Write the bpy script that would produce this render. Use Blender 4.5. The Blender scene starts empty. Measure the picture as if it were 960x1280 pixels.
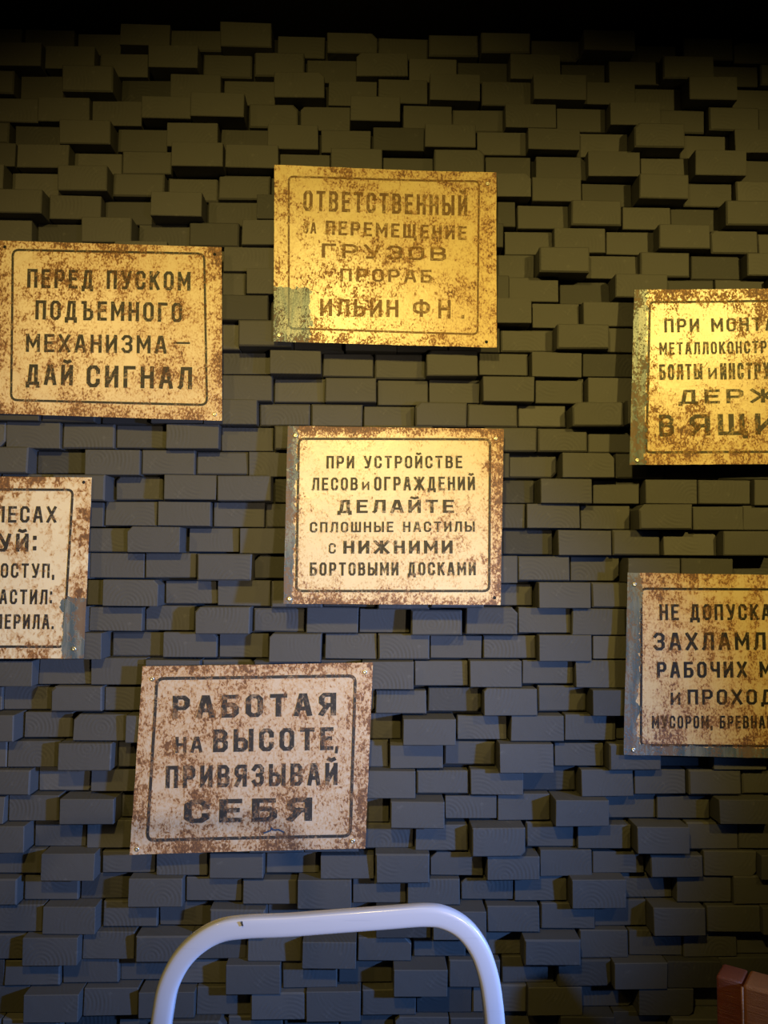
import bpy, bmesh, math, random
from mathutils import Vector, Matrix, noise
random.seed(7)
S = bpy.context.scene
COL = S.collection

# ---------------------------------------------------------------- camera
ZC = 1.42            # camera height; the wall face is y = 0, the room is on -y, x to the right
FPX, DIST, PITCH, YAW, ROLL = 1003.06, 1.5, -0.0625065, -0.0182875, 0.0062936
cp, sp, cy, sy, cr, sr = (math.cos(PITCH), math.sin(PITCH), math.cos(YAW), math.sin(YAW), math.cos(ROLL), math.sin(ROLL))
RX = Matrix(((1,0,0),(0,cp,-sp),(0,sp,cp))); RY = Matrix(((cy,0,sy),(0,1,0),(-sy,0,cy))); RZ = Matrix(((cr,-sr,0),(sr,cr,0),(0,0,1)))
ROT = RZ @ RX @ RY                       # (x right, y down, z forward) wall frame -> camera frame
def w2b(v): return Vector((v[0], v[2], -v[1]))
right, down, fwd = w2b(ROT[0]), w2b(ROT[1]), w2b(ROT[2])
cam_d = bpy.data.cameras.new('camera'); cam = bpy.data.objects.new('camera', cam_d); COL.objects.link(cam)
cam_d.sensor_fit = 'VERTICAL'; cam_d.sensor_height = 24.0; cam_d.lens = 24.0*FPX/1280.0; cam_d.clip_start = .02
M = Matrix.Identity(4)
for i, a in enumerate((right, -down, -fwd)):
    for j in range(3): M[j][i] = a[j]
M.translation = (0, -DIST, ZC); cam.matrix_world = M; S.camera = cam
CAMP = Vector((0, -DIST, ZC))
def ray(u, v): return (right*(u-480)/FPX + down*(v-640)/FPX + fwd)
def at(u, v, d):                         # point seen at pixel (u, v) of the photo, d metres in front of the wall
    r = ray(u, v); t = (DIST-d)/r.y; return CAMP + r*t

# ---------------------------------------------------------------- world, lights, exposure
S.view_settings.view_transform = 'Standard'; S.view_settings.look = 'None'; S.view_settings.gamma = 1.0
S.view_settings.use_curve_mapping = False
S.view_settings.exposure = 0.16
wd = bpy.data.worlds.new('world'); S.world = wd; wd.use_nodes = True
wd.node_tree.nodes['Background'].inputs[0].default_value = (.85, .8, .5, 1); wd.node_tree.nodes['Background'].inputs[1].default_value = .004
def light(name, kind, loc, aim, energy, color, **k):
    l = bpy.data.lights.new(name, kind); l.energy = energy; l.color = color
    for a, b in k.items(): setattr(l, a, b)
    o = bpy.data.objects.new(name, l); COL.objects.link(o); o.location = loc
    o.rotation_euler = (Vector(aim)-Vector(loc)).to_track_quat('-Z', 'Y').to_euler(); return o
WARM = (1.0, .74, .19)
# ceiling track spots of the room, over and behind the photographer
light('track_spot_centre', 'SPOT', (-.12, -1.42, 2.28), (-.10, 0, 1.54), 64, WARM, spot_size=math.radians(81), spot_blend=1.0, shadow_soft_size=.035)
light('track_spot_right', 'SPOT', (1.10, -1.42, 2.29), (.62, 0, 1.70), 74, WARM, spot_size=math.radians(55), spot_blend=1.0, shadow_soft_size=.035)
light('track_spot_left', 'SPOT', (-1.05, -1.5, 2.30), (-.62, 0, 1.45), 24, (1.0, .70, .22), spot_size=math.radians(70), spot_blend=1.0, shadow_soft_size=.035)
# cool daylight from an opening to the right of the photographer, shaded off on its right side
light('daylight_opening', 'SPOT', (1.58, -1.32, 1.40), (-.72, 0, .88), 295, (.17, .38, 1.0), spot_size=math.radians(50), spot_blend=1.0, shadow_soft_size=.05)
# whiter lamp beside the photographer
light('room_lamp', 'SPOT', (.75, -2.0, 1.22), (-.28, 0, 1.37), 68, (1.0, .80, .54), spot_size=math.radians(40), spot_blend=1.0, shadow_soft_size=.05)

# ---------------------------------------------------------------- helpers
def tag(o, label=None, cat=None, group=None, kind=None):
    for k, v in (('label', label), ('category', cat), ('group', group), ('kind', kind)):
        if v: o[k] = v
    return o
def link(name, me, mat, parent=None, loc=None):
    if mat and not me.materials: me.materials.append(mat)
    o = bpy.data.objects.new(name, me); COL.objects.link(o)
    if parent: o.parent = parent
    if loc: o.location = loc
    return o
def empty(name, loc, rz=0):
    o = bpy.data.objects.new(name, None); COL.objects.link(o); o.location = loc; o.rotation_euler[2] = rz
    o.empty_display_size = .05; return o
def mesh(name, vs, fs, smooth=False, uvs=None):
    me = bpy.data.meshes.new(name); me.from_pydata(vs, [], fs)
    if uvs:
        ul = me.uv_layers.new(name='UVMap')
        for lp in me.loops: ul.data[lp.index].uv = uvs[lp.vertex_index]
    if smooth: me.polygons.foreach_set('use_smooth', [True]*len(me.polygons))
    me.update(); return me
def bevel_box(name, x0, x1, y0, y1, z0, z1, bev=.004, seg=2, smooth=True):
    bm = bmesh.new(); bmesh.ops.create_cube(bm, size=1)
    for v in bm.verts: v.co = Vector(((x0+x1)/2+v.co.x*(x1-x0), (y0+y1)/2+v.co.y*(y1-y0), (z0+z1)/2+v.co.z*(z1-z0)))
    if bev: bmesh.ops.bevel(bm, geom=bm.edges[:], offset=bev, segments=seg, profile=.5, affect='EDGES')
    me = bpy.data.meshes.new(name); bm.to_mesh(me); bm.free()
    if smooth: me.polygons.foreach_set('use_smooth', [True]*len(me.polygons))
    return me
class NT:
    def __init__(s, name):
        s.m = bpy.data.materials.new(name); s.m.use_nodes = True; s.t = s.m.node_tree; s.b = s.t.nodes['Principled BSDF']
    def n(s, typ, **k):
        o = s.t.nodes.new(typ)
        for a, b in k.items():
            if a.startswith('i_'): o.inputs[a[2:].replace('_', ' ')].default_value = b
            else: setattr(o, a, b)
        return o
    def l(s, a, b): s.t.links.new(a, b)
    def put(s, sock, v):
        if hasattr(v, 'is_linked') or hasattr(v, 'links'): s.l(v, sock)
        else: sock.default_value = v
    def math(s, op, a, b=None, c=None, clamp=False):
        o = s.n('ShaderNodeMath', operation=op, use_clamp=clamp)
        for i, v in enumerate((a, b, c)):
            if v is not None: s.put(o.inputs[i], v)
        return o.outputs[0]
    def step(s, v, lo, hi):
        o = s.n('ShaderNodeMapRange', interpolation_type='SMOOTHSTEP'); s.put(o.inputs[0], v)
        o.inputs[1].default_value = lo; o.inputs[2].default_value = hi; return o.outputs[0]
    def noise(s, vec, scale, detail=4, rough=.55, dist=0, off=0.0):
        if off:
            a = s.n('ShaderNodeVectorMath', operation='ADD'); s.l(vec, a.inputs[0]); a.inputs[1].default_value = (off, off*.7, off*1.3); vec = a.outputs[0]
        o = s.n('ShaderNodeTexNoise'); s.l(vec, o.inputs['Vector']); o.inputs['Scale'].default_value = scale
        o.inputs['Detail'].default_value = detail; o.inputs['Roughness'].default_value = rough; o.inputs['Distortion'].default_value = dist
        return o.outputs[0]
    def mix(s, f, a, b):
        o = s.n('ShaderNodeMix', data_type='RGBA'); s.put(o.inputs[0], f)
        for i, v in ((6, a), (7, b)):
            if isinstance(v, tuple): o.inputs[i].default_value = (*v, 1) if len(v) == 3 else v
            else: s.l(v, o.inputs[i])
        return o.outputs[2]
    def scale(s, vec, v3):
        o = s.n('ShaderNodeVectorMath', operation='MULTIPLY'); s.l(vec, o.inputs[0]); o.inputs[1].default_value = v3; return o.outputs[0]
    def bump(s, h, strength, dist):
        o = s.n('ShaderNodeBump'); o.inputs['Strength'].default_value = strength; o.inputs['Distance'].default_value = dist; s.l(h, o.inputs['Height'])
        s.l(o.outputs[0], s.b.inputs['Normal']); return o

# ---------------------------------------------------------------- materials
def mat_wood():
    q = NT('charcoal_stained_end_grain'); uv = q.n('ShaderNodeTexCoord').outputs['UV']; ob = q.n('ShaderNodeTexCoord').outputs['Object']
    rnd = q.n('ShaderNodeNewGeometry').outputs['Random Per Island']
    wv = q.n('ShaderNodeTexWave', wave_type='RINGS', rings_direction='Z', wave_profile='SIN')
    q.l(uv, wv.inputs[0]); wv.inputs['Scale'].default_value = 44; wv.inputs['Distortion'].default_value = 1.6
    wv.inputs['Detail'].default_value = 2; wv.inputs['Detail Scale'].default_value = .35
    fine = q.noise(q.scale(uv, (1, 1, 1)), 900, 3, .6); big = q.noise(uv, 30, 3, .5)
    rings = q.math('MULTIPLY', wv.outputs['Fac'], q.step(q.noise(uv, 14, 2, .5, 0, 3.1), .44, .66))
    h = q.math('ADD', q.math('MULTIPLY', rings, .55), q.math('MULTIPLY', fine, .45))
    h = q.math('ADD', h, q.math('MULTIPLY', big, 1.2))
    q.bump(h, .5, .0012)
    base = q.mix(rnd, (.034, .0335, .0315), (.088, .085, .078))
    scuff = q.math('MULTIPLY', q.step(q.noise(uv, 45, 5, .7, .4, 9.0), .60, .80), .28)
    base = q.mix(scuff, base, (.20, .19, .17))
    base = q.mix(q.math('MULTIPLY', rings, .30), base, (.05, .05, .046))
    q.l(base, q.b.inputs['Base Color']); q.b.inputs['Roughness'].default_value = .70
    q.b.inputs['Specular IOR Level'].default_value = .35
    return q.m
def mat_plain(name, col, rough=.6, metal=0, bump=0, bscale=60, spec=.5):
    q = NT(name); ob = q.n('ShaderNodeTexCoord').outputs['Object']; n = q.noise(ob, bscale, 4, .6)
    q.l(q.mix(q.math('MULTIPLY', n, .5), col, tuple(c*.6 for c in col)), q.b.inputs['Base Color'])
    q.b.inputs['Roughness'].default_value = rough; q.b.inputs['Metallic'].default_value = metal; q.b.inputs['Specular IOR Level'].default_value = spec
    if bump: q.bump(n, bump, .002)
    return q.m
def mat_sign(name, seed, paint, ink=None, amount=0.0, patches=(), streak=0.0, edge=.12, fade=0.0, blotch=.5, fine=230):
    """enamelled tin: cream paint, pitted rust, bare-metal patches given in plate UV; ink = the painted lettering on it"""
    q = NT(name); ob = q.n('ShaderNodeTexCoord').outputs['Object']; uvn = q.n('ShaderNodeTexCoord').outputs['UV']
    sep = q.n('ShaderNodeSeparateXYZ'); q.l(uvn, sep.inputs[0]); u, v = sep.outputs[0], sep.outputs[1]
    mn = lambda a, b: q.math('MINIMUM', a, b)
    e = mn(mn(u, q.math('SUBTRACT', 1.0, u)), mn(v, q.math('SUBTRACT', 1.0, v)))
    edg = q.math('MULTIPLY', q.math('SUBTRACT', 1.0, q.step(e, 0, .11)), edge)
    big = q.noise(ob, 11, 3, .55, .3, seed); mid = q.noise(ob, 48, 4, .6, .6, seed+4); fin = q.noise(q.scale(ob, (1.25, 1, .9)), fine, 4, .62, .5, seed+8)
    stv = q.noise(q.scale(ob, (60, 1, 5)), 1, 3, .6, .2, seed+2)
    m = q.math('ADD', q.math('MULTIPLY', fin, .62), q.math('MULTIPLY', mid, .38))
    m = q.math('ADD', m, q.math('MULTIPLY', q.math('SUBTRACT', big, .5), blotch))
    m = q.math('ADD', m, edg)
    if streak: m = q.math('ADD', m, q.math('MULTIPLY', q.math('SUBTRACT', stv, .45), streak))
    m = q.math('ADD', m, amount)
    rust = q.step(m, .548, .600); halo = q.step(m, .44, .56)
    stain = q.noise(ob, 26, 5, .6, .4, seed+12)
    col = q.mix(q.math('MULTIPLY', stain, .45), paint, (paint[0]*.72, paint[1]*.60, paint[2]*.46))
    col = q.mix(q.math('MULTIPLY', halo, .62), col, (.47, .26, .095))
    rcol = q.mix(q.step(m, .57, .68), (.31, .135, .036), (.115, .047, .016))
    if ink:
        wear = q.step(q.math('ADD', q.math('MULTIPLY', q.noise(ob, 230, 3, .6, .2, seed+20), .5), q.math('MULTIPLY', mid, .5)), .56-fade*.16, .66-fade*.10)
        col = q.mix(q.math('MULTIPLY', wear, .30+fade*.55), ink, col)
        col = q.mix(q.math('MULTIPLY', rust, .38), col, rcol)
    else:
        col = q.mix(rust, col, rcol)
    rough = q.math('ADD', .50 if ink else .33, q.math('MULTIPLY', rust, .35)); metal = None
    wob = q.math('MULTIPLY', q.math('SUBTRACT', q.noise(ob, 70, 4, .6, 0, seed+30), .5), .07)
    pm = None
    for (u0, u1, v0, v1) in patches:
        uu = q.math('ADD', u, wob); vv = q.math('ADD', v, wob)
        a = q.math('MULTIPLY', q.math('GREATER_THAN', uu, u0), q.math('LESS_THAN', uu, u1))
        b = q.math('MULTIPLY', q.math('GREATER_THAN', vv, v0), q.math('LESS_THAN', vv, v1))
        a = q.math('MULTIPLY', a, b); pm = a if pm is None else q.math('MAXIMUM', pm, a)
    if pm is not None:
        steel = q.mix(q.step(q.noise(q.scale(ob, (70, 1, 9)), 1, 4, .6, .3, seed+40), .38, .66), (.085, .115, .13), (.21, .215, .19))
        steel = q.mix(q.math('MULTIPLY', q.step(m, .53, .66), .8), steel, (.17, .10, .055))
        col = q.mix(pm, col, steel); metal = q.math('MULTIPLY', pm, .12)
        q.l(metal, q.b.inputs['Metallic'])
    q.l(col, q.b.inputs['Base Color']); q.l(rough, q.b.inputs['Roughness'])
    spec = .30 if ink else .75
    if pm is not None: q.l(q.math('SUBTRACT', spec, q.math('MULTIPLY', pm, spec*.6)), q.b.inputs['Specular IOR Level'])
    else: q.b.inputs['Specular IOR Level'].default_value = spec
    h = q.math('ADD', q.math('MULTIPLY', rust, -.5), q.math('ADD', q.math('MULTIPLY', fin, .5), q.math('MULTIPLY', big, 3.0)))
    q.bump(h, .55, .0009)
    return q.m
M_WOOD = mat_wood()
M_BACK = mat_plain('black_backing_board', (.012, .012, .011), .9)
M_CEIL = mat_plain('black_ceiling_paint', (.011, .0105, .008), .95, spec=.1)
M_FLOOR = mat_plain('dark_floor', (.03, .026, .02), .7)
M_SCREW = mat_plain('steel_screw', (.75, .68, .5), .35, .8)
M_HOLE = mat_plain('screw_slot', (.01, .01, .01), .9)

# every block of the wall: left, right, top, bottom (0.1 mm, from the camera axis), stand-off, separate part?
TABLE = """
-12566,-11602,-10131,-9706,360,0 -11585,-10619,-10130,-9704,100,0 -10605,-9642,-10136,-9702,100,0 -9627,-8652,-10135,-9704,220,0 -8648,-7681,-10131,-9699,450,0 
-7670,-6704,-10127,-9698,159,0 -6658,-5720,-10152,-9698,104,0 -5689,-4775,-10150,-9698,17,0 -4773,-3834,-10134,-9702,354,1 -3868,-2866,-10129,-9705,216,0 
-2879,-1910,-10151,-9673,427,1 -1838,-924,-10133,-9703,61,1 -876,91,-10126,-9708,233,1 101,1075,-10136,-9698,70,0 1079,2029,-10139,-9700,198,1 2070,3012,-10124,-9719,318,1 
3070,4013,-10126,-9698,107,0 4007,4992,-10132,-9717,431,1 5028,5987,-10122,-9698,0,0 5989,6953,-10144,-9698,223,0 6996,7952,-10121,-9698,145,0 7953,8926,-10133,-9699,450,0 
8933,9904,-10129,-9699,100,0 9917,10883,-10133,-9704,100,0 10897,11864,-10135,-9706,220,0 11879,12852,-10136,-9699,40,0 -12085,-11118,-9693,-9239,360,0 
-11104,-10131,-9692,-9238,180,0 -10125,-9152,-9697,-9236,40,0 -9135,-8170,-9695,-9238,220,0 -8161,-7192,-9698,-9234,100,0 -7185,-6219,-9702,-9227,403,1 
-6180,-5254,-9698,-9243,314,0 -5219,-4306,-9698,-9237,101,0 -4223,-3288,-9692,-9256,401,1 -3247,-2312,-9706,-9229,139,1 -2254,-1303,-9706,-9231,228,1 -1269,-308,-9701,-9234,18,0 
-310,673,-9689,-9238,279,1 701,1627,-9700,-9234,107,0 1646,2622,-9695,-9234,49,0 2631,3588,-9712,-9216,297,1 3588,4520,-9699,-9234,35,0 4563,5537,-9703,-9222,151,1 
5540,6516,-9699,-9236,368,1 6516,7493,-9675,-9252,93,0 7497,8476,-9678,-9244,180,0 8484,9446,-9697,-9236,450,0 9468,10434,-9695,-9238,450,0 10443,11411,-9692,-9237,180,0 
11419,12388,-9697,-9237,300,0 -12634,-11659,-9232,-8751,40,0 -11654,-10681,-9232,-8746,100,0 -10668,-9700,-9230,-8751,40,0 -9684,-8722,-9231,-8747,300,0 
-8711,-7738,-9229,-8746,360,0 -7735,-6758,-9225,-8757,298,1 -6728,-5794,-9256,-8745,71,0 -5799,-4847,-9236,-8733,458,1 -4822,-3843,-9237,-8745,17,0 -3841,-2877,-9235,-8745,238,1 
-2854,-1870,-9233,-8745,48,0 -1866,-905,-9237,-8740,355,1 -847,87,-9239,-8741,95,1 117,1053,-9232,-8749,199,1 1088,2048,-9245,-8735,364,1 2092,3050,-9235,-8739,186,1 
3042,4045,-9241,-8743,427,1 4050,5034,-9219,-8762,238,1 5054,5999,-9221,-8745,54,0 5998,6914,-9235,-8772,458,1 6992,7946,-9224,-8745,53,0 7946,8920,-9227,-8746,360,0 
8933,9905,-9227,-8748,100,0 9912,10886,-9227,-8747,220,0 10899,11861,-9232,-8749,220,0 11877,12845,-9232,-8749,100,0 -12210,-11241,-8741,-8274,220,0 -11220,-10252,-8741,-8277,300,0 
-10240,-9274,-8739,-8279,360,0 -9262,-8289,-8743,-8277,360,0 -8285,-7314,-8739,-8278,180,0 -7308,-6338,-8743,-8272,172,1 -6317,-5353,-8750,-8273,221,1 -5338,-4391,-8750,-8265,118,1 
-4346,-3411,-8730,-8302,344,1 -3389,-2389,-8746,-8275,474,1 -2356,-1414,-8740,-8277,121,1 -1378,-429,-8744,-8273,41,1 -412,531,-8754,-8268,419,1 589,1530,-8747,-8273,127,1 
1544,2533,-8731,-8284,62,1 2538,3502,-8753,-8268,264,1 3544,4493,-8740,-8273,142,1 4498,5461,-8737,-8286,395,1 5461,6415,-8742,-8284,144,1 6434,7410,-8738,-8276,281,1 
7422,8387,-8744,-8280,220,0 8398,9369,-8740,-8277,450,0 9378,10345,-8742,-8275,180,0 10362,11323,-8742,-8280,450,0 11344,12309,-8742,-8276,100,0 -12713,-11741,-8266,-7812,220,0 
-11735,-10759,-8267,-7808,300,0 -10749,-9784,-8268,-7808,300,0 -9771,-8807,-8271,-7813,100,0 -8795,-7821,-8268,-7806,360,0 -7816,-6838,-8247,-7820,235,0 
-6823,-5867,-8285,-7805,37,0 -5873,-4916,-8264,-7799,312,1 -4869,-3923,-8269,-7805,4,0 -3885,-2914,-8282,-7805,245,1 -2897,-1964,-8275,-7805,31,0 -1979,-1019,-8273,-7796,240,1 
-978,-21,-8264,-7809,95,1 17,992,-8269,-7805,222,0 996,1959,-8264,-7816,364,1 2012,2958,-8264,-7809,111,0 2954,3943,-8246,-7827,316,0 3946,4925,-8271,-7805,86,0 
4926,5891,-8295,-7802,495,1 5932,6891,-8265,-7805,83,0 6895,7872,-8274,-7803,347,1 7874,8844,-8265,-7812,100,0 8853,9832,-8270,-7806,100,0 9840,10809,-8270,-7810,40,0 
10821,11792,-8266,-7805,220,0 11806,12765,-8266,-7810,300,0 -12547,-11572,-7800,-7337,300,0 -11565,-10602,-7802,-7339,100,0 -10585,-9619,-7799,-7339,100,0 
-9608,-8633,-7801,-7338,100,0 -8622,-7652,-7797,-7336,40,0 -7644,-6678,-7800,-7339,300,0 -6660,-5692,-7804,-7348,263,1 -5694,-4782,-7783,-7336,0,0 -4745,-3814,-7781,-7338,94,1 
-3742,-2778,-7809,-7335,431,1 -2751,-1754,-7802,-7354,372,1 -1759,-803,-7801,-7336,48,1 -784,197,-7805,-7336,294,1 194,1177,-7779,-7336,0,0 1172,2126,-7811,-7336,306,1 
2184,3056,-7803,-7336,51,0 3140,4109,-7797,-7336,105,0 4098,5088,-7821,-7333,303,1 5156,6101,-7799,-7336,113,0 6105,7084,-7815,-7329,413,1 7115,8069,-7793,-7336,69,0 
8073,9045,-7803,-7338,360,0 9054,10019,-7797,-7341,180,0 10039,11008,-7803,-7336,180,0 11017,11988,-7801,-7337,300,0 12003,12970,-7804,-7337,220,0 -12719,-11744,-7334,-6865,450,0 
-11738,-10763,-7329,-6864,180,0 -10754,-9784,-7332,-6863,300,0 -9766,-8807,-7336,-6859,180,0 -8789,-7819,-7334,-6862,220,0 -7815,-6837,-7352,-6858,387,0 
-6829,-5859,-7345,-6858,53,0 -5848,-4925,-7341,-6856,399,1 -4899,-3922,-7320,-6865,164,1 -3894,-2942,-7319,-6858,0,0 -2914,-1935,-7338,-6858,110,1 -1930,-951,-7329,-6859,40,0 
-940,44,-7329,-6865,300,0 51,1036,-7329,-6863,360,0 1049,2025,-7332,-6865,220,0 2033,3000,-7336,-6885,345,0 3045,3993,-7340,-6859,215,1 4048,5013,-7315,-6858,14,0 
5035,5971,-7330,-6862,415,1 6008,6940,-7334,-6859,79,1 6955,7922,-7330,-6865,220,0 7940,8910,-7329,-6863,220,0 8918,9884,-7332,-6860,100,0 9897,10865,-7332,-6860,100,0 
10877,11846,-7336,-6864,180,0 11863,12824,-7331,-6858,360,0 -12933,-11958,-6855,-6383,40,0 -11947,-10979,-6853,-6387,360,0 -10966,-10008,-6852,-6382,100,0 
-9989,-9020,-6856,-6384,40,0 -9009,-8042,-6852,-6381,300,0 -8028,-7063,-6851,-6380,220,0 -7054,-6088,-6851,-6385,450,1 -6059,-5089,-6859,-6396,199,1 -5078,-4110,-6829,-6379,0,0 
-4106,-3152,-6858,-6383,414,1 -3123,-2149,-6858,-6379,0,0 -2148,-1172,-6854,-6382,360,0 -1160,-180,-6852,-6380,360,0 -171,802,-6850,-6383,100,0 809,1784,-6856,-6385,300,0 
1791,2740,-6864,-6379,164,0 2792,3769,-6844,-6384,69,1 3776,4726,-6870,-6378,299,1 4805,5736,-6832,-6384,98,0 5754,6698,-6835,-6379,36,0 6685,7679,-6867,-6383,384,1 
7691,8650,-6851,-6383,220,0 8662,9632,-6853,-6380,360,0 9641,10611,-6854,-6383,220,0 10632,11596,-6855,-6385,40,0 11609,12578,-6851,-6386,220,0 -12237,-11267,-6378,-5906,360,0 
-11258,-10286,-6373,-5901,450,0 -10281,-9307,-6374,-5901,220,0 -9298,-8331,-6376,-5901,360,0 -8317,-7352,-6375,-5903,300,0 -7341,-6362,-6379,-5898,195,0 -6348,-5391,-6381,-5898,0,0 
-5390,-4456,-6373,-5897,360,1 -4415,-3435,-6379,-5898,24,0 -3435,-2494,-6379,-5898,192,0 -2424,-1459,-6393,-5895,325,1 -1456,-472,-6378,-5899,100,0 -467,519,-6372,-5902,450,0 
524,1503,-6377,-5906,220,0 1509,2484,-6379,-5916,314,0 2553,3478,-6358,-5898,0,0 3478,4450,-6377,-5898,165,1 4498,5425,-6352,-5900,62,0 5411,6382,-6394,-5928,361,1 
6474,7378,-6372,-5911,172,1 7417,8374,-6335,-5898,108,0 8378,9350,-6377,-5904,40,0 9360,10331,-6372,-5900,180,0 10337,11307,-6373,-5904,40,0 11322,12297,-6372,-5901,40,0 
-12575,-11611,-5895,-5428,40,0 -11594,-10626,-5895,-5423,100,0 -10622,-9650,-5894,-5426,300,0 -9637,-8672,-5896,-5423,220,0 -8656,-7681,-5890,-5424,450,0 
-7677,-6707,-5891,-5426,220,0 -6691,-5722,-5895,-5424,360,0 -5714,-4738,-5894,-5429,300,0 -4731,-3768,-5893,-5423,450,0 -3751,-2788,-5898,-5423,40,0 -2770,-1805,-5898,-5427,220,0 
-1792,-816,-5898,-5428,100,0 -807,158,-5897,-5422,180,0 175,1146,-5891,-5422,40,0 1157,2125,-5898,-5425,220,0 2117,3122,-5883,-5434,26,1 3135,4083,-5907,-5419,420,1 
4099,5105,-5881,-5427,61,1 5100,6045,-5908,-5424,215,1 6105,7073,-5882,-5421,113,0 7079,8054,-5863,-5431,349,0 8059,9025,-5894,-5422,40,0 9045,10011,-5895,-5427,100,0 
10022,10994,-5895,-5427,180,0 11006,11973,-5897,-5421,100,0 11985,12948,-5891,-5426,180,0 -12133,-11162,-5420,-4940,180,0 -11143,-10183,-5420,-4944,220,0 
-10164,-9199,-5413,-4943,450,0 -9190,-8212,-5419,-4944,450,0 -8200,-7239,-5415,-4940,450,0 -7221,-6256,-5418,-4941,100,0 -6247,-5277,-5418,-4939,450,0 -5260,-4289,-5420,-4946,450,0 
-4284,-3318,-5413,-4943,100,0 -3308,-2356,-5424,-4934,177,1 -2309,-1341,-5429,-4945,383,1 -1334,-356,-5419,-4941,100,0 -348,622,-5415,-4939,300,0 639,1610,-5419,-4944,220,0 
1627,2602,-5418,-4945,220,0 2606,3562,-5415,-4950,118,1 3617,4568,-5384,-4938,0,0 4564,5555,-5415,-4965,379,1 5562,6540,-5420,-4943,100,0 6554,7506,-5412,-4938,139,1 
7519,8482,-5416,-4939,450,0 8504,9466,-5419,-4938,300,0 9477,10447,-5418,-4942,100,0 10458,11433,-5416,-4941,450,0 11445,12412,-5414,-4945,360,0 -12670,-11710,-4933,-4448,100,0 
-11698,-10722,-4935,-4446,220,0 -10718,-9747,-4931,-4447,450,0 -9729,-8763,-4934,-4449,40,0 -8748,-7781,-4938,-4449,300,0 -7769,-6806,-4938,-4450,300,0 
-6792,-5820,-4934,-4451,220,0 -5810,-4844,-4934,-4452,300,0 -4826,-3860,-4932,-4448,300,0 -3853,-2882,-4936,-4447,40,0 -2872,-1897,-4933,-4451,360,0 -1887,-923,-4938,-4452,100,0 
-911,60,-4933,-4453,180,0 77,1040,-4932,-4450,100,0 1056,2030,-4937,-4448,450,0 2031,2997,-4941,-4459,355,1 3067,3964,-4929,-4457,81,1 3998,4966,-4922,-4454,232,1 
4973,5942,-4938,-4448,100,0 5956,6921,-4936,-4450,180,0 6932,7907,-4933,-4449,360,0 7920,8886,-4937,-4447,450,0 8892,9862,-4931,-4446,360,0 9875,10848,-4933,-4450,360,0 
10860,11821,-4932,-4448,220,0 11837,12805,-4936,-4448,40,0 -12239,-11277,-4443,-3948,40,0 -11262,-10292,-4440,-3951,180,0 -10278,-9312,-4439,-3953,40,0 
-9293,-8325,-4441,-3948,100,0 -8313,-7351,-4438,-3949,360,0 -7335,-6372,-4438,-3947,360,0 -6360,-5383,-4444,-3952,40,0 -5375,-4406,-4442,-3954,100,0 -4392,-3431,-4437,-3952,450,0 
-3419,-2440,-4444,-3949,180,0 -2438,-1457,-4451,-3957,416,1 -1460,-505,-4445,-3928,0,0 -469,486,-4445,-3941,209,1 492,1462,-4437,-3954,100,0 1473,2435,-4445,-3955,167,0 
2463,3453,-4403,-3980,113,0 3460,4428,-4439,-3972,439,1 4466,5419,-4435,-3970,192,1 5424,6394,-4442,-3948,300,0 6412,7379,-4445,-3950,180,0 7392,8361,-4439,-3953,180,0 
8362,9333,-4437,-3953,100,0 9353,10318,-4443,-3951,360,0 10332,11303,-4444,-3951,450,0 11305,12279,-4443,-3955,180,0 -12667,-11695,-3945,-3468,220,0 -11689,-10716,-3941,-3474,100,0 
-10712,-9737,-3941,-3467,450,0 -9731,-8762,-3947,-3471,220,0 -8742,-7772,-3940,-3469,450,0 -7766,-6796,-3947,-3469,450,0 -6782,-5816,-3947,-3470,450,0 -5804,-4839,-3940,-3472,300,0 
-4821,-3849,-3947,-3473,220,0 -3839,-2878,-3944,-3474,40,0 -2872,-1880,-3924,-3515,26,0 -1870,-918,-3931,-3472,284,1 -895,60,-3931,-3488,44,1 82,1040,-3936,-3457,32,1 
1041,2003,-3956,-3466,285,1 2043,2968,-3940,-3520,136,1 3009,3955,-3945,-3471,268,1 3986,4952,-3930,-3493,222,0 4964,5924,-3940,-3468,450,0 5935,6904,-3947,-3470,220,0 
6919,7891,-3944,-3469,360,0 7902,8866,-3941,-3468,360,0 8880,9845,-3940,-3469,40,0 9865,10831,-3945,-3471,220,0 10840,11806,-3940,-3467,100,0 11827,12797,-3946,-3472,180,0 
-12597,-11628,-3463,-2992,360,0 -11619,-10648,-3466,-2987,180,0 -10641,-9670,-3462,-2992,100,0 -9653,-8685,-3467,-2984,220,0 -8682,-7709,-3461,-2984,450,0 
-7700,-6725,-3461,-2986,180,0 -6721,-5747,-3467,-2987,180,0 -5732,-4767,-3463,-2985,40,0 -4750,-3784,-3463,-2990,300,0 -3768,-2811,-3465,-2985,360,0 -2799,-1824,-3468,-2978,181,1 
-1807,-845,-3444,-2997,4,0 -846,117,-3445,-2984,156,1 143,1093,-3436,-2956,0,1 1109,2067,-3447,-3008,39,1 2094,3053,-3466,-2994,300,1 3109,4017,-3465,-2997,134,1 
4056,5022,-3465,-2984,295,0 5023,5997,-3461,-2988,220,0 6004,6977,-3460,-2987,220,0 6985,7960,-3463,-2989,100,0 7971,8944,-3461,-2985,100,0 8949,9921,-3460,-2988,100,0 
9934,10903,-3460,-2989,220,0 10908,11877,-3461,-2989,220,0 11898,12857,-3462,-2989,360,0 -12866,-11892,-2980,-2530,300,0 -11884,-10920,-2984,-2529,40,0 
-10904,-9935,-2981,-2529,300,0 -9917,-8949,-2984,-2530,40,0 -8947,-7976,-2982,-2528,300,0 -7958,-6987,-2979,-2531,40,0 -6981,-6009,-2980,-2526,450,0 -6002,-5033,-2980,-2527,360,0 
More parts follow.
